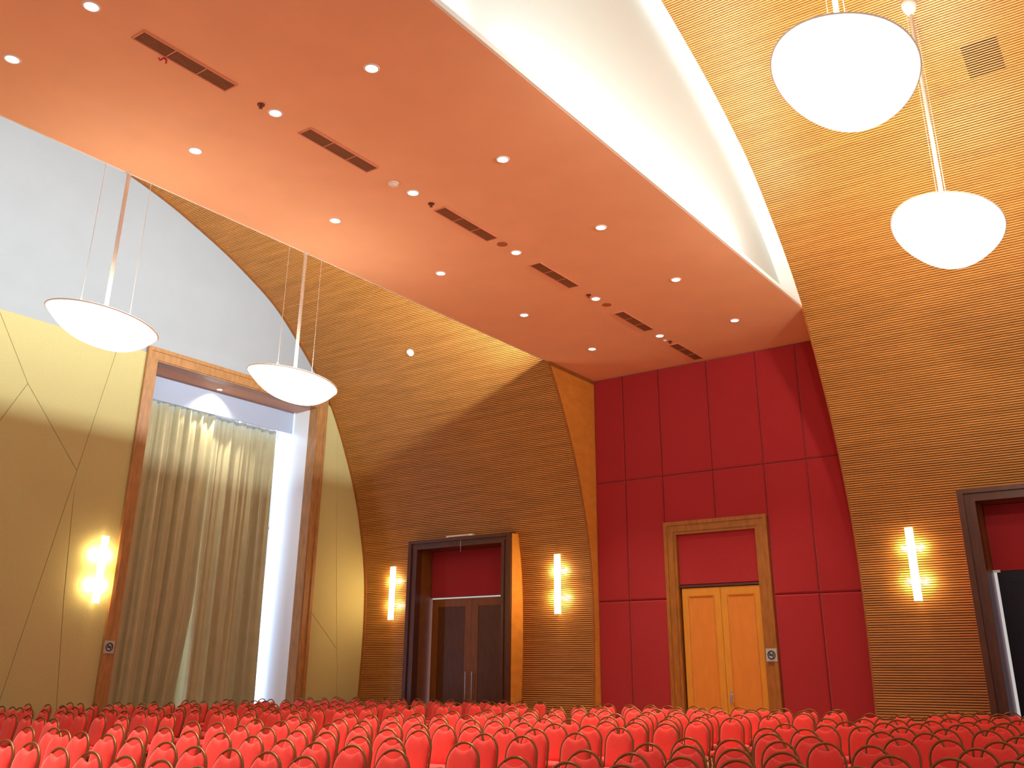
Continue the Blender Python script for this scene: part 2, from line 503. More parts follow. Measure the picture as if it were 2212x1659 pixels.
# ------------------------------------------------------------------ doors
def box_door(name, x0, x1, leaf, panel, side_light, top_gap):
    cx = (x0+x1)/2
    d = thing(name, (cx, 21.9, 0), kind='structure')
    inv = Matrix.Translation((-cx, -21.9, 0))
    def P(mb, nm, m, par=None, **k):
        o = mb.obj(nm, m, par or d, **k)
        o.matrix_parent_inverse = inv if par is None else par.matrix_world.inverted() @ Matrix.Identity(4)
        return o
    ZT = 5.18; F = 21.5; B = 22.22
    mb = MB()
    for a, b, y in ((0.0, 0.12, F), (0.12, 0.23, F+0.05), (0.23, 0.33, F+0.02)):
        mb.box(x0+a, x0+b, y, F+0.25, 0, ZT-a*0.8)
        mb.box(x1-b, x1-a, y, F+0.25, 0, ZT-a*0.8)
        mb.box(x0+b, x1-b, y, F+0.25, ZT-b*0.8, ZT-a*0.8)
    P(mb, 'door_frame', M_dark)
    ix0, ix1, iz = x0+0.33, x1-0.33, ZT-0.26
    P(MB().box(ix0-0.04, ix0, F+0.251, B+0.08, 0, iz+0.02).box(ix1, ix1+0.04, F+0.251, B+0.08, 0, iz+0.02).box(ix0-0.04, ix1+0.04, F+0.251, B+0.08, iz, iz+0.05), 'jamb_lining', M_lining)
    P(MB().box(x0-0.015, x0+0.03, F+0.06, 22.3, 0, ZT-0.03).box(x1-0.03, x1+0.015, F+0.06, 22.3, 0, ZT-0.03).box(x0, x1, F+0.06, 22.3, ZT-0.05, ZT-0.01), 'casing', M_ply)
    dz = 3.56
    mb = MB(); pad(mb, ix0, ix1, dz+(0.04 if top_gap else 0.0), iz, B+0.03, d=0.03); mb.box(ix0, ix1, B+0.03, B+0.06, dz+(0.04 if top_gap else 0.0), iz)
    P(mb, 'transom_panel', M_red)
    g = 0.07
    for k, (a, b) in enumerate(((ix0+g, cx-0.006), (cx+0.006, ix1-0.003))):
        mb = MB()
        mb.box(a, b, B+0.02, B+0.035, 0.0, dz)
        for q in ((a, a+0.23, 0, dz), (b-0.23, b, 0, dz), (a+0.23, b-0.23, dz-0.22, dz), (a+0.23, b-0.23, 0, 0.3)):
            mb.box(q[0], q[1], B, B+0.021, q[2], q[3])
        lf = P(mb, 'door_leaf', leaf)
        P(MB().box(a+0.23, b-0.23, B+0.012, B+0.021, 0.3, dz-0.22), 'leaf_panel', panel)
        if leaf is not M_navy:
            hx = b-0.12 if k == 0 else a+0.10
            mb = MB().tube([(hx, B-0.07, 0.88), (hx, B-0.07, 1.60)], 0.016, 8)
            for z in (0.98, 1.50):
                mb.tube([(hx, B-0.07, z), (hx, B+0.0, z)], 0.011, 6)
            P(mb, 'door_handle', M_chrome)
    if leaf is M_navy:
        P(MB().box(ix0+0.0, ix0+0.14, B-0.02, B+0.0, dz-0.02, dz+0.03), 'door_closer', M_whitep)
    light('door_daylight', 'AREA', (cx-0.1, B+0.11, 2.1), side_light, (0.55, 0.6, 1.0), rot=(-PI/2, 0, 0), shape='RECTANGLE', size=3.7, size_y=4.2)
    # unseen baffle added behind the door, keeps that daylight to the gaps
    P(MB().box(x0-0.3, x0-0.25, B+0.09, B+0.3, 0, iz).box(x1+0.2, x1+0.25, B+0.09, B+0.3, 0, iz).box(x0-0.3, x1+0.25, B+0.09, B+0.3, iz, iz+0.05), 'light_baffle', M_lining)
    # emergency fitting over the head
    t = thing('emergency_light', (cx, 21.60, ZT+0.03), ('white tubular emergency light above the dark brown door left of the red wall' if name == 'door_1' else
              'white emergency light above the dark door at the right edge'), 'light', 'emergency lights over the side doors')
    MB().box(-0.48, 0.48, -0.05, 0.10, -0.045, 0.03).obj('body', M_whitep, t, bevel=0.015)
    MB().tube([(-0.38, -0.06, 0.0), (0.36, -0.06, 0.0)], 0.025, 10).obj('tube', M_ring, t)
    MB().tube([(0.1, -0.08, -0.03), (0.1, -0.08, -0.45)], 0.004, 5).obj('cord', M_whitep, t)
box_door('door_1', *D1, M_darkleaf, M_darkpanel, 60, True)
box_door('door_3', *D3, M_navy, M_navy, 40, False)

# honey coloured double door in the red wall
d = thing('door_2', (-10.02, YR, 0), kind='structure')
inv = Matrix.Translation((10.02, -YR, 0))
def P2(mb, nm, m, **k):
    o = mb.obj(nm, m, d, **k); o.matrix_parent_inverse = inv; return o
fx0, fx1, fz = -11.40, -8.65, 5.17
ix0, ix1, iz = -11.08, -8.94, 4.87
mb = MB()
for a, b, y in ((0.0, 0.09, YR-0.095), (0.09, 0.25, YR-0.07), (0.25, 0.32, YR-0.05)):
    mb.box(fx0+a, fx0+b, y, YR+0.15, 0, fz-a).box(fx1-b, fx1-a, y, YR+0.15, 0, fz-a).box(fx0+b, fx1-b, y, YR+0.15, fz-b, fz-a)
P2(mb, 'door_frame', M_oak)
mb = MB(); pad(mb, ix0, ix1, 3.62, iz, YR+0.06, d=0.035); mb.box(ix0, ix1, YR+0.06, YR+0.12, 3.6, iz)
P2(mb, 'transom_panel', M_red)
P2(MB().box(ix0, ix1, YR-0.0, YR+0.12, 3.56, 3.61), 'transom_bar', M_dark)
P2(MB().box(fx0+0.1, fx1-0.1, YR+0.151, YR+0.19, 0, 4.95), 'leak_stop', M_dark)  # unseen board added to block background light leaking past the leaves
for k, (a, b) in enumerate(((ix0+0.06, -10.005), (-9.995, ix1-0.03))):
    mb = MB().box(a, b, YR+0.05, YR+0.09, 0, 3.54)
    sg = 0.16
    for q in ((a, a+sg, 0, 3.54), (b-sg, b, 0, 3.54), (a+sg, b-sg, 3.36, 3.54), (a+sg, b-sg, 0, 0.25)):
        mb.box(q[0], q[1], YR+0.02, YR+0.051, q[2], q[3])
    P2(mb, 'door_leaf', M_yellow)
    mb = MB(); pad(mb, a+sg, b-sg, 0.25, 3.36, YR+0.05, d=0.016, c=0.05, g=0.0)
    P2(mb, 'leaf_panel', M_yellowp)
mb = MB().box(-9.93, -9.87, YR+0.01, YR+0.021, 0.93, 1.18).tube([(-9.90, YR+0.02, 1.12), (-9.90, YR-0.05, 1.12), (-9.78, YR-0.05, 1.12)], 0.013, 8)
P2(mb, 'door_handle', M_chrome)

# no-smoking plates
def sign(loc, rz, label):
    t = thing('no_smoking_sign', loc, label, 'sign', 'no smoking signs', rz=rz)
    MB().box(-0.13, 0.13, -0.012, 0, -0.14, 0.14).obj('plate', M_plate, t)
    mb = MB()
    ring = [(0.085*math.cos(a*PI/16), -0.016, 0.085*math.sin(a*PI/16)) for a in range(33)]
    mb.tube(ring, 0.010, 6)
    mb.tube([(-0.058, -0.016, 0.058), (0.058, -0.016, -0.058)], 0.008, 6)
    mb.box(-0.062, 0.03, -0.016, -0.012, -0.012, 0.010).box(0.036, 0.06, -0.016, -0.012, -0.012, 0.010)
    mb.tube([(0.045, -0.015, 0.016), (0.03, -0.015, 0.035), (0.05, -0.015, 0.052)], 0.006, 5)
    mb.obj('symbol', M_black, t)
sign((-8.79, YR-0.09, 1.98), 0, 'small square no smoking plate on the right post of the honey double door')
sign((XW+0.122, 13.66, 2.09), PI/2, 'small square no smoking plate on the left post of the tall window')

# ------------------------------------------------------------------ sconces
def sconce(loc, rz, label):
    """loc = point on the wall at mid height"""
    t = thing('wall_sconce', loc, label, 'lamp', 'tall glass wall sconces', rz=rz)
    MB().box(-0.035, 0.035, -0.05, 0.0, -0.62, 0.62).obj('back_plate', M_chrome, t)
    mb = MB()
    mb.box(-0.075, 0.075, -0.145, -0.125, -0.76, 0.76)
    mb.box(-0.075, -0.06, -0.145, -0.06, -0.76, 0.76).box(0.06, 0.075, -0.145, -0.06, -0.76, 0.76)
    mb.obj('diffuser', M_diff, t)
    for z in (0.33, -0.36):
        v = []; f = []; sg = 16
        for i in range(9):
            ph = -PI/2 + PI*(i+0.02 if i == 0 else i-0.02 if i == 8 else i)/8
            for k in range(sg):
                v.append((0.102*math.cos(ph)*math.cos(2*PI*k/sg), -0.088+0.028*math.cos(ph)*math.sin(2*PI*k/sg), z+0.085*math.sin(ph)))
        for i in range(8):
            for k in range(sg):
                f.append((i*sg+k, i*sg+(k+1) % sg, (i+1)*sg+(k+1) % sg, (i+1)*sg+k))
        MB().add(v, f).obj('bulb', M_bulb, t, smooth=True)
        for s in (-1, 1):
            light('sconce_lamp', 'POINT', (s*0.16, -0.09, z), E_SCONCE, (1.0, 0.74, 0.36), parent=t, shadow_soft_size=0.03)
for x, lb in ((-20.33, 'lit wall sconce left of the dark brown door, beside the olive wall'),
              (-14.42, 'lit wall sconce between the dark brown door and the red wall'),
              (-5.33, 'lit wall sconce on the slatted wall right of the red wall')):
    sconce((x, 22.03, 3.78), 0, lb)
sconce((XW+0.05, 13.12, 3.80), PI/2, 'lit wall sconce on the olive wall, left of the tall window')

# ------------------------------------------------------------------ ceiling fittings
def downlight(x, y, label):
    t = thing('downlight', (x, y, ZC), label, 'light', 'round downlights in the dropped ceiling')
    mb = MB()
    prof = [(0.085, 0.0), (0.085, -0.012), (0.108, -0.012), (0.115, 0.0)]
    seg = 28
    v = []; f = []
    for r, z in prof:
        v += [(r*math.cos(2*PI*k/seg), r*math.sin(2*PI*k/seg), z) for k in range(seg)]
    for j in range(3):
        f += [(j*seg+k, j*seg+(k+1) % seg, (j+1)*seg+(k+1) % seg, (j+1)*seg+k) for k in range(seg)]
    mb.add(v, f); mb.obj('ring', M_ring, t, smooth=True)
    MB().disc((0, 0, -0.002), (0, 0, -1), 0.085, 0.006).obj('lens', M_lamp, t)
    light('downlight_lamp', 'SPOT', (x, y, ZC-0.05), E_DOWN, SOFT, spot_size=math.radians(66), spot_blend=0.6, shadow_soft_size=0.08)
ordn = ['first', 'second', 'third', 'fourth', 'fifth', 'sixth', 'seventh', 'eighth']
for rn, x, ys in (('left', -11.92, [-1.2, 1.8, 4.83, 7.78, 10.83, 13.83, 16.82, 19.82]),
                  ('middle', -10.03, [-1.2, 1.8, 4.82, 7.77, 10.83, 13.87, 16.88, 19.89]),
                  ('right', -8.08, [-1.2, 1.8, 4.80, 7.77, 10.79, 13.85, 16.90, 19.91])):
    for i, y in enumerate(ys):
        downlight(x, y, 'lit downlight in the dropped ceiling, %s row, %s from the red wall' % (rn, ordn[len(ys)-1-i]))

def vent(y0, y1, label):
    t = thing('ceiling_vent', (-10.04, (y0+y1)/2, ZC), label, 'vent', 'slot vents along the dropped ceiling')
    L = (y1-y0)/2; W = 0.125
    MB().box(-W, W, -L, L, -0.006, 0.0).obj('backing', M_ventback, t)
    mb = MB()
    n = 9
    for k in range(n):
        x = -W + 0.02 + (2*W-0.04)*k/(n-1)
        mb.box(x-0.008, x+0.008, -L, L, -0.014, -0.006)
    mb.obj('louvres', M_vent, t)
    mb = MB()
    mb.box(-W-0.015, -W+0.006, -L-0.015, L+0.015, -0.018, 0).box(W-0.006, W+0.015, -L-0.015, L+0.015, -0.018, 0)
    mb.box(-W, W, -L-0.015, -L+0.006, -0.018, 0).box(-W, W, L-0.006, L+0.015, -0.018, 0)
    for q in (-L/3, L/3):
        mb.box(-W, W, q-0.007, q+0.007, -0.018, 0)
    mb.obj('frame', M_ventfr, t)
    return t
vl = ['nearest slot vent in the dropped ceiling, with a scrap of ribbon', 'second slot vent from the camera in the dropped ceiling', 'third slot vent from the camera in the dropped ceiling',
      'fourth slot vent from the camera in the dropped ceiling', 'fifth slot vent from the camera in the dropped ceiling', 'last slot vent, beside the red wall, in the dropped ceiling']
for (a, b), lb in zip([(5.49, 6.96), (8.36, 9.83), (11.55, 13.10), (14.53, 16.0), (17.9, 19.35), (20.65, 22.1)], vl):
    vent(a, b, lb)
mb = MB().tube([(0, 0, 0), (0.02, 0.03, -0.03), (-0.02, 0.05, -0.05)], 0.012, 6).tube([(0, 0, 0), (-0.04, -0.03, -0.04), (-0.03, -0.06, -0.02)], 0.012, 6)
o = mb.obj('ribbon', M_ribbon); o.location = (-10.19, 5.98, ZC-0.018)
tag(o, 'scrap of magenta ribbon caught on the nearest slot vent', 'ribbon')
for i, (x, y, lb) in enumerate(((-10.03, 7.50, 'between the first and second slot vents'), (-10.04, 11.32, 'just before the third slot vent'),
                                (-10.04, 16.60, 'between the fourth and fifth slot vents'), (-10.02, 20.42, 'just before the last slot vent'))):
    t = thing('sprinkler', (x, y, ZC), 'small sprinkler head in the dropped ceiling ' + lb, 'sprinkler', 'ceiling sprinklers')
    MB().disc((0, 0, 0), (0, 0, -1), 0.055, 0.012).obj('rosette', M_sprink, t)
    MB().tube([(0, 0, -0.01), (0, 0, -0.055)], 0.009, 6).disc((0, 0, -0.055), (0, 0, -1), 0.03, 0.006, 12).obj('head', M_sprink, t)
def detector(loc, n, r, label):
    t = thing('smoke_detector', loc, label, 'smoke detector')
    n = Vector(n).normalized()
    MB().disc((0, 0, 0), n, r, r*0.3, 20).obj('base', M_whitep, t)
    MB().disc(n*(r*0.3), n, r*0.72, r*0.3, 20, r2=r*0.5).obj('cap', M_whitep, t)
detector((-10.07, 10.38, ZC), (0, 0, -1), 0.09, 'white smoke detector beside the second and third slot vents')
detector((-10.08, 20.26, ZC), (0, 0, -1), 0.05, 'tiny white detector just before the last slot vent')
ls = arc_at_y(19.37); a = pt(ls); b = pt(ls, -0.1)
detector((-17.72, a[0], a[1]), (0, b[0]-a[0], b[1]-a[1]), 0.11, 'white round detector on the left slatted vault')
for y, lb in ((13.4, 'after the third slot vent'), (17.34, 'before the fifth slot vent')):
    o = MB().disc((0, 0, 0), (0, 0, -1), 0.105, 0.008, 28).obj('ceiling_speaker', M_disc); o.location = (-10.02, y, ZC)
    tag(o, 'round tan speaker cover in the dropped ceiling ' + lb, 'speaker', 'ceiling speakers')

# grille let into the right vault
mb = MB()
s0 = arc_at_y(17.24); s1 = arc_at_y(16.70)
s0 = round(s0/PITCH)*PITCH; s1 = round(s1/PITCH)*PITCH
k = s0
bmk = MB()
while k < s1:
    a, b, c_, d_ = pt(k, -0.004), pt(k+0.024, -0.004), pt(k+0.024, 0.012), pt(k, 0.012)
    mb.add([(-1.96, *a), (-1.34, *a), (-1.34, *b), (-1.96, *b), (-1.96, *d_), (-1.34, *d_), (-1.34, *c_), (-1.96, *c_)],
           [(0,1,2,3), (4,5,6,7), (0,1,5,4), (1,2,6,5), (2,3,7,6), (3,0,4,7)])
    e, g_ = pt(k+0.024, -0.001), pt(k+PITCH, -0.001)
    e2, g2 = pt(k+0.024, 0.012), pt(k+PITCH, 0.012)
    bmk.add([(-1.96, *e), (-1.34, *e), (-1.34, *g_), (-1.96, *g_), (-1.96, *e2), (-1.34, *e2), (-1.34, *g2), (-1.96, *g2)],
            [(0,1,2,3), (4,5,6,7), (0,1,5,4), (1,2,6,5), (2,3,7,6), (3,0,4,7)])
    k += PITCH
t = thing('vault_grille', (-1.65, pt(s0)[0], pt(s0)[1]), 'square dark grille set in the slats of the right vault, beside the pendants', 'grille')
gi = Matrix.Translation(-t.location)
o = mb.obj('slats', M_slat, t); o.matrix_parent_inverse = gi
o = bmk.obj('backing', M_groove, t); o.matrix_parent_inverse = gi

# ------------------------------------------------------------------ cove lamps above the dropped ceiling
def cove(x, y0, y1, z, e, rot, nm, lb):
    t = thing(nm, (x, (y0+y1)/2, z), lb, 'light', 'cove lamps above the dropped ceiling')
    L = (y1-y0)
    MB().box(-0.03, 0.03, -L/2, L/2, -0.04, -0.01).obj('batten', M_whitep, t)
    light('cove_tube', 'AREA', (0, 0, 0.0), e*L/4, COOL, rot=rot, parent=t, shape='RECTANGLE', size=0.04, size_y=L)
for i, (a, b) in enumerate(((0.5, 4.2), (4.3, 8.0), (9.1, 12.9), (13.0, 17.1))):
    cove(-6.66, a, b, ZC+0.10, E_COVE_R, (PI, 0, 0), 'cove_lamp', 'cove lamp behind the right edge of the dropped ceiling, %s from the camera' % ordn[i])
for i, (a, b) in enumerate(((1.0, 6.0), (6.3, 12.0), (12.2, 19.0))):
    cove(-13.22, a, b, ZC+0.155, E_COVE_L, (0, math.radians(115), 0), 'cove_lamp', 'cove lamp behind the left edge of the dropped ceiling, %s from the camera' % ordn[i])

# ------------------------------------------------------------------ pendants
A0 = math.radians(-137)
def pendant(x, y, zr, tx, ty, ztop, label):
    """bowl hangs tilted: tx, ty are the slopes of its rim"""
    t = thing('pendant_lamp', (x, y, zr), label, 'lamp', 'pendant lamps with white glass bowls')
    R0, dep = 0.839, 0.40
    def rad(a): return R0 * (1 + 0.034*math.cos(3*(a-A0)))
    seg = 72; nr = 16
    def P(r, a, h): return (r*math.cos(a), r*math.sin(a), h + tx*r*math.cos(a) + ty*r*math.sin(a))
    v = [(0, 0, -dep)]; f = []
    for j in range(1, nr+1):
        s = math.sin(j / nr * PI / 2)
        for k in range(seg):
            a = 2*PI*k/seg
            v.append(P(rad(a)*s, a, -dep*(1-s**2.7)))
    for k in range(seg): f.append((0, 1+(k+1) % seg, 1+k))
    for j in range(nr-1):
        for k in range(seg):
            f.append((1+j*seg+k, 1+j*seg+(k+1) % seg, 1+(j+1)*seg+(k+1) % seg, 1+(j+1)*seg+k))
    MB().add(v, f).obj('glass_bowl', M_bowl, t, smooth=True)
    MB().tube([P(rad(2*PI*k/seg), 2*PI*k/seg, 0.0) for k in range(seg+1)], 0.013, 6, caps=False).obj('rim', M_rim, t, smooth=True)
    top = ztop(y) - zr
    MB().tube([(0, 0, -dep+0.04), (0, 0, top-0.01)], 0.032, 12).obj('rod', M_whitep, t, smooth=True)
    if top > 3:
        MB().tube([(0, 0, top+0.01), (0, 0, top-0.06), (0, 0, top-0.16), (0, 0, top-0.24)], [0.14, 0.13, 0.10, 0.04], 20).obj('canopy', M_whitep, t, smooth=True)
    else:
        MB().tube([(0, 0, top), (0, 0, top-0.02)], 0.05, 16).obj('canopy', M_whitep, t, smooth=True)
    for s in (-1, 1):
        yy = 0.42*s; zb = ty*yy
        zc = ztop(y+yy) - zr
        mb = MB().tube([(0, yy, zb+0.20), (0, yy, zc)], 0.0045, 5)
        mb.tube([(-0.13, yy, zb-tx*0.13), (0, yy, zb+0.20), (0.13, yy, zb+tx*0.13)], 0.008, 5)
        for q in (-1, 1):
            xx = q * math.sqrt(R0*R0 - yy*yy) * 0.95
            mb.tube([(q*0.13, yy, zb+tx*q*0.13), (xx, yy, zb+tx*xx)], 0.007, 5)
        mb.obj('cable', M_whitep, t)
    light('pendant_bulb', 'POINT', (0, 0, 0.10), E_UP if top > 3 else E_UP*0.035, SOFT, parent=t, shadow_soft_size=0.2)
strip = lambda y: ZC
pendant(-2.49, 10.22, 8.37, -0.068, -0.383, surf_z, 'lit pendant bowl at the top right, nearer of the pair under the right vault')
pendant(-2.51, 15.51, 8.37, -0.068, -0.383, surf_z, 'lit pendant bowl under the right vault, farther and lower of the right pair')
pendant(-13.452, 7.62, 6.67, -0.146, -0.131, strip, 'lit pendant bowl at far left, in front of the grey and olive wall')
pendant(-13.452, 11.53, 6.67, -0.146, -0.131, strip, 'lit pendant bowl in front of the tall window head')

# ------------------------------------------------------------------ chairs
def make_chair():
    t = thing('banquet_chair')
    u = Vector((0, -0.17, 0.985)).normalized()       # lean of the back
    base = Vector((0, -0.215, 0.44))
    def bp(x, h, d=0.0):                             # point in the plane of the back
        q = base + u * h
        return (x, q.y + d * u.z, q.z - d * u.y)
    RW = 0.194; hc = 0.30
    hoop = [bp(-RW*0.97, -0.02), bp(-RW, 0.12), bp(-RW, hc)]
    hoop += [bp(-RW*math.cos(PI*k/16), hc + RW*math.sin(PI*k/16)) for k in range(1, 16)]
    hoop += [bp(RW, hc), bp(RW, 0.12), bp(RW*0.97, -0.02)]
    MB().tube(hoop, 0.0125, 7).obj('back_frame', M_hoop, t, smooth=True)
    # padded back with a scooped top
    R2 = RW - 0.018
    out = [(-R2, 0.03), (-R2, 0.12), (-R2, 0.22), (-R2, hc)]
    a1 = 57
    for k in range(1, 7):
        a = math.radians(a1*k/6)
        out.append((-R2*math.cos(a), hc + R2*math.sin(a)))
    xs = R2*math.cos(math.radians(a1)); zs = hc + R2*math.sin(math.radians(a1))
    for k in range(1, 6):
        q = -xs + 2*xs*k/6
        out.append((q, zs - 0.030*(1-(q/xs)**2)**0.8))
    out += [(-x, z) for x, z in out[9::-1]]
    n = len(out); cxx, czz = 0.0, 0.24
    rings = [(1.0, 0.0), (0.99, 0.014), (0.93, 0.027), (0.75, 0.034), (0.4, 0.037)]
    v = []; f = []
    order = [(s, -d + 0.012) for s, d in rings[::-1]] + [(s, d + 0.012) for s, d in rings[1:]]
    for s, dd in order:
        for x, z in out:
            v.append(bp(cxx+(x-cxx)*s, czz+(z-czz)*s, dd))
    m = len(order)
    for j in range(m-1):
        for k in range(n):
            f.append((j*n+k, j*n+(k+1) % n, (j+1)*n+(k+1) % n, (j+1)*n+k))
    v.append(bp(cxx, czz, -0.025)); v.append(bp(cxx, czz, 0.049))
    for k in range(n):
        f.append((m*n, (k+1) % n, k)); f.append((m*n+1, (m-1)*n+k, (m-1)*n+(k+1) % n))
    MB().add(v, f).obj('backrest', M_chair, t, smooth=True)
    # seat cushion
    v = []; f = []; seg = 28
    lv = [(0.90, 0.40), (1.0, 0.415), (1.0, 0.455), (0.95, 0.475), (0.75, 0.485)]
    for s, z in lv:
        for k in range(seg):
            a = 2*PI*k/seg
            ca, sa = math.cos(a), math.sin(a)
            x = 0.205*s*(abs(ca)**0.4)*(1 if ca >= 0 else -1)
            y = 0.21*s*(abs(sa)**0.4)*(1 if sa >= 0 else -1)
            v.append((x*(1+0.06*sa), y+0.01, z))
    for j in range(len(lv)-1):
        for k in range(seg):
            f.append((j*seg+k, j*seg+(k+1) % seg, (j+1)*seg+(k+1) % seg, (j+1)*seg+k))
    f.append(tuple(range(seg-1, -1, -1))); f.append(tuple(range((len(lv)-1)*seg, len(lv)*seg)))
    MB().add(v, f).obj('seat', M_chair, t, smooth=True)
    mb = MB().tube([(-0.19, -0.22, 0.405), (-0.19, 0.20, 0.395)], 0.011, 6).tube([(0.19, -0.22, 0.405), (0.19, 0.20, 0.395)], 0.011, 6)
    mb.tube([(-0.19, 0.20, 0.395), (0.19, 0.20, 0.395)], 0.011, 6).tube([(-0.175, -0.22, 0.405), (0.175, -0.22, 0.405)], 0.011, 6)
    mb.obj('seat_frame', M_hoop, t)
    for s in (-1, 1):
        MB().tube([(s*RW*0.97, -0.212, 0.43), (s*0.18, -0.24, 0.22), (s*0.185, -0.30, 0.0)], 0.0115, 6).obj('leg', M_hoop, t)
        MB().tube([(s*0.19, 0.19, 0.40), (s*0.195, 0.205, 0.0)], 0.0115, 6).obj('leg', M_hoop, t)
    return t
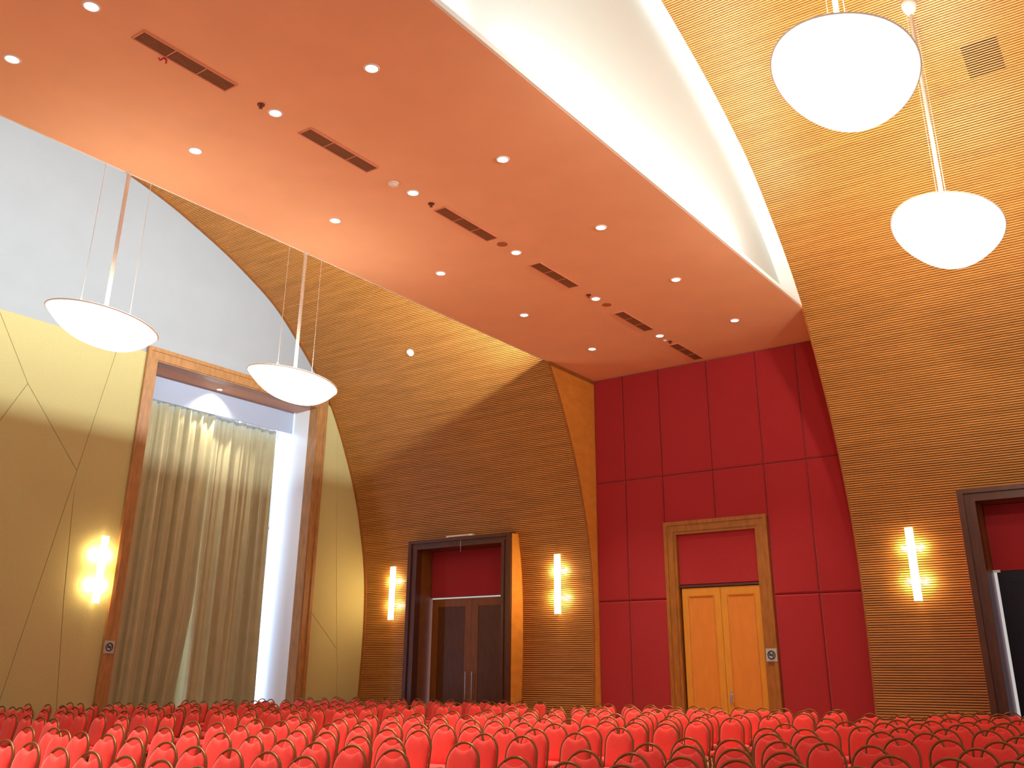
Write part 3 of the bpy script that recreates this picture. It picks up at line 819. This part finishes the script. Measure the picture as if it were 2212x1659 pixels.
SEATS = [(0,2,-1396,719),(0,3,-1749,896),(0,3,-1693,885),(0,3,-1637,873),(0,3,-1581,861),(0,3,-1521,852),(0,3,-1461,838),(0,3,-1402,824),(0,4,-2074,1066),(0,4,-2018,1055),(0,4,-1962,1043),(0,4,-1906,1034),(0,4,-1860,1023),(0,4,-1814,1016),(0,4,-1738,1002),(0,4,-1658,986),(0,4,-1613,974),(0,4,-1568,969),(0,4,-1481,948),(0,4,-1395,930),(0,5,-2058,1148),(0,5,-2002,1158),(0,5,-1925,1145),(0,5,-1869,1114),(0,5,-1813,1104),(0,5,-1757,1099),(0,5,-1691,1090),(0,5,-1643,1074),(0,5,-1595,1065),(0,5,-1548,1065),(0,5,-1486,1045),(0,5,-1423,1032),(0,6,-2087,1257),(0,6,-2031,1247),(0,6,-1975,1246),(0,6,-1910,1238),(0,6,-1860,1235),(0,6,-1775,1218),(0,6,-1730,1196),(0,6,-1685,1198),(0,6,-1600,1179),(0,6,-1531,1162),(0,6,-1463,1159),(0,6,-1405,1141),(0,6,-1346,1128),(0,7,-2047,1347),(0,7,-1991,1339),(0,7,-1935,1330),(0,7,-1879,1322),(0,7,-1823,1313),(0,7,-1767,1305),(0,7,-1711,1297),(0,7,-1655,1299),(0,7,-1591,1279),(0,7,-1527,1284),(0,7,-1475,1279),(0,7,-1426,1254),(0,7,-1378,1255),(0,8,-2047,1438),(0,8,-1965,1423),(0,8,-1902,1420),(0,8,-1838,1396),(0,8,-1779,1424),(0,8,-1728,1399),(0,8,-1677,1403),(0,8,-1631,1388),(0,8,-1585,1382),(0,8,-1535,1376),(0,8,-1484,1370),(0,8,-1433,1364),(0,8,-1382,1372),(0,9,-2076,1544),(0,9,-2032,1533),(0,9,-1987,1528),(0,9,-1933,1523),(0,9,-1879,1518),(0,9,-1825,1512),(0,9,-1771,1507),(0,9,-1717,1502),(0,9,-1663,1506),(0,9,-1616,1492),(0,9,-1569,1487),(0,9,-1522,1483),(0,9,-1467,1477),(0,9,-1412,1471),(0,10,-2073,1660),(0,10,-2027,1640),(0,10,-1981,1643),(0,10,-1936,1633),(0,10,-1891,1628),(0,10,-1812,1623),(0,10,-1744,1618),(0,10,-1676,1609),(0,10,-1627,1608),(0,10,-1577,1624),(0,10,-1521,1600),(0,10,-1465,1595),(0,10,-1409,1591),(0,11,-2063,1764),(0,11,-2003,1740),(0,11,-1943,1737),(0,11,-1883,1734),(0,11,-1823,1731),(0,11,-1763,1728),(0,11,-1708,1725),(0,11,-1653,1704),(0,11,-1603,1720),(0,11,-1552,1728),(0,11,-1502,1730),(0,11,-1419,1711),(0,12,-2038,1868),(0,12,-1974,1847),(0,12,-1910,1836),(0,12,-1857,1844),(0,12,-1804,1842),(0,12,-1751,1841),(0,12,-1699,1821),(0,12,-1646,1818),(0,12,-1590,1836),(0,12,-1535,1834),(0,12,-1480,1832),(0,12,-1425,1831),(0,12,-1369,1833),(0,13,-2087,1950),(0,13,-2031,1950),(0,13,-1975,1950),(0,13,-1919,1950),(0,13,-1863,1950),(0,13,-1807,1950),(0,13,-1751,1950),(0,13,-1695,1950),(0,13,-1639,1950),(0,13,-1583,1930),(0,13,-1527,1950),(0,13,-1471,1950),(0,13,-1415,1950),(0,14,-2078,2039),(0,14,-2022,2060),(0,14,-1966,2060),(0,14,-1910,2060),(0,14,-1854,2060),(0,14,-1798,2060),(0,14,-1742,2060),(0,14,-1686,2060),(0,14,-1630,2060),(0,14,-1574,2060),(0,14,-1518,2060),(0,14,-1462,2060),(0,14,-1406,2060),(1,0,-708,383),(1,1,-1054,550),(1,1,-1001,543),(1,1,-949,540),(1,1,-866,520),(1,1,-804,511),(1,1,-741,502),(1,1,-687,497),(1,1,-619,478),(1,2,-1218,685),(1,2,-1169,690),(1,2,-1121,673),(1,2,-1072,666),(1,2,-1008,657),(1,2,-939,643),(1,2,-858,623),(1,2,-788,603),(1,2,-739,604),(1,2,-690,603),(1,2,-631,590),(1,3,-1193,789),(1,3,-1132,781),(1,3,-1079,779),(1,3,-999,755),(1,3,-941,753),(1,3,-869,737),(1,3,-799,718),(1,3,-748,713),(1,3,-690,703),(1,3,-626,690),(1,4,-1181,895),(1,4,-1129,895),(1,4,-1049,868),(1,4,-987,857),(1,4,-913,839),(1,4,-864,838),(1,4,-783,808),(1,4,-738,810),(1,4,-638,804),(1,5,-1175,998),(1,5,-1102,980),(1,5,-1051,978),(1,5,-995,969),(1,5,-923,950),(1,5,-852,925),(1,5,-806,930),(1,5,-708,928),(1,5,-650,919),(1,6,-1202,1095),(1,6,-1149,1075),(1,6,-1088,1078),(1,6,-1026,1063),(1,6,-967,1060),(1,6,-907,1045),(1,6,-861,1044),(1,6,-816,1042),(1,6,-766,1047),(1,6,-722,1048),(1,6,-638,1008),(1,7,-1215,1228),(1,7,-1162,1220),(1,7,-1109,1210),(1,7,-1053,1199),(1,7,-978,1173),(1,7,-928,1185),(1,7,-879,1176),(1,7,-821,1164),(1,7,-776,1173),(1,7,-713,1157),(1,7,-657,1140),(1,8,-1209,1332),(1,8,-1156,1326),(1,8,-1103,1321),(1,8,-1040,1313),(1,8,-974,1300),(1,8,-926,1302),(1,8,-878,1297),(1,8,-831,1296),(1,8,-757,1277),(1,8,-711,1277),(1,8,-661,1273),(1,9,-1174,1442),(1,9,-1098,1425),(1,9,-1048,1421),(1,9,-986,1413),(1,9,-935,1411),(1,9,-833,1410),(1,9,-774,1397),(1,9,-723,1397),(1,9,-672,1392),(1,10,-1169,1540),(1,10,-1112,1536),(1,10,-1068,1531),(1,10,-1024,1533),(1,10,-929,1515),(1,10,-884,1520),(1,10,-830,1517),(1,10,-776,1514),(1,10,-722,1511),(1,10,-668,1506),(1,11,-1194,1652),(1,11,-1141,1642),(1,11,-1084,1649),(1,11,-1026,1636),(1,11,-977,1645),(1,11,-888,1641),(1,11,-826,1641),(1,11,-764,1626),(1,11,-711,1637),(1,11,-658,1636),(1,12,-1271,1794),(1,12,-1184,1796),(1,12,-1124,1789),(1,12,-1065,1783),(1,12,-988,1772),(1,12,-941,1776),(1,12,-895,1768),(1,12,-848,1767),(1,12,-801,1765),(1,12,-754,1785),(1,12,-700,1782),(1,12,-647,1761),(1,13,-1191,1891),(1,13,-1138,1881),(1,13,-1070,1907),(1,13,-1017,1888),(1,13,-963,1903),(1,13,-897,1887),(1,13,-795,1887),(1,13,-742,1882),(1,13,-689,1881),(1,13,-636,1880),(1,14,-1180,2000),(1,14,-1127,2000),(1,14,-1074,2000),(1,14,-1021,1978),(1,14,-970,2000),(1,14,-919,2000),(1,14,-868,2000),(1,14,-817,2000),(1,14,-766,1981),(1,14,-717,1987),(1,14,-664,2000),(2,1,-479,577),(2,2,-497,693),(2,2,-437,678),(2,2,-392,683),(2,2,-342,675),(2,3,-490,788),(2,3,-442,786),(2,3,-389,775),(2,3,-342,777),(2,3,-297,776),(2,3,-247,775),(2,3,-197,775),(2,4,-489,904),(2,4,-444,897),(2,4,-392,887),(2,4,-343,877),(2,4,-257,896),(2,4,-211,902),(2,4,-165,905),(2,5,-499,1009),(2,5,-450,1011),(2,5,-400,1016),(2,5,-355,1022),(2,5,-307,1010),(2,5,-218,1035),(2,5,-168,1017),(2,6,-459,1138),(2,6,-406,1123),(2,6,-318,1150),(2,6,-271,1155),(2,6,-221,1155),(2,7,-510,1256),(2,7,-463,1263),(2,7,-370,1263),(2,7,-320,1268),(2,7,-220,1259),(2,8,-533,1381),(2,8,-475,1373),(2,8,-429,1384),(2,8,-379,1386),(2,8,-326,1384),(2,8,-277,1387),(2,8,-227,1378),(2,9,-488,1502),(2,9,-434,1501),(2,9,-390,1510),(2,9,-337,1510),(2,9,-285,1505),(2,9,-235,1490),(2,10,-546,1588),(2,10,-496,1610),(2,10,-446,1610),(2,10,-396,1610),(2,10,-346,1610),(2,10,-296,1610),(2,11,-497,1730),(2,11,-447,1730),(2,11,-397,1730),(2,11,-347,1730),(2,11,-297,1719),(2,12,-554,1838),(2,12,-502,1850),(2,12,-449,1850),(2,12,-397,1850),(2,12,-344,1843),(2,12,-294,1850),(2,13,-470,1970),(2,13,-420,1970),(2,13,-370,1970),(2,13,-320,1970),(2,14,-470,2080),(2,14,-420,2080),(2,14,-370,2080),(2,14,-320,2080)]   # block, row, hoop top x and y in cm
blockname = ['left', 'middle', 'right']
nth = ['first', 'second', 'third', 'fourth', 'fifth', 'sixth', 'seventh', 'eighth', 'ninth', 'tenth', 'eleventh', 'twelfth', 'thirteenth', 'fourteenth', 'fifteenth', 'sixteenth', 'seventeenth', 'eighteenth']
rows = {}
for b, k, x, y in SEATS:
    rows.setdefault((b, k), []).append((x/100, y/100))
all_seats = []
for b in range(3):
    ks = sorted(k for (bb, k) in rows if bb == b)
    for rank, k in enumerate(ks):
        for j, (x, y) in enumerate(sorted(rows[(b, k)])):
            all_seats.append((x*x + y*y, b, rank, j, x, y))
all_seats.sort()
proto = make_chair()
APEX = 0.3045                      # hoop top lies this far behind the chair's origin
yaw = [PI, PI + 0.04, PI]
random.seed(9)
rest = MB()
me_parts = [c for c in proto.children]
for i, (_, b, rank, j, x, y) in enumerate(all_seats):
    rz = yaw[b] + random.uniform(-0.03, 0.03)
    ox, oy = x - math.sin(rz)*APEX, y + math.cos(rz)*APEX
    if i < 300:
        o = proto if i == 0 else copy_tree(proto)
        o.location = (ox, oy, 0); o.rotation_euler = (0, 0, rz)
        tag(o, 'red banquet chair with bronze hoop back, %s block, %s row from camera, %s from left' % (blockname[b], nth[rank], nth[j]),
            'chair', 'red banquet chairs in rows')
    else:
        mw = Matrix.Translation((ox, oy, 0)) @ Matrix.Rotation(rz, 4, 'Z')
        for c in me_parts:
            mi = 0 if c.data.materials[0] == M_chair else 1
            rest.add([mw @ v.co for v in c.data.vertices], [tuple(p.vertices) for p in c.data.polygons], mi)
o = rest.obj('banquet_chairs', [M_chair, M_hoop], smooth=True)
tag(o, 'last distant rows of red banquet chairs, close to the far walls', 'chair', 'red banquet chairs in rows', 'stuff')
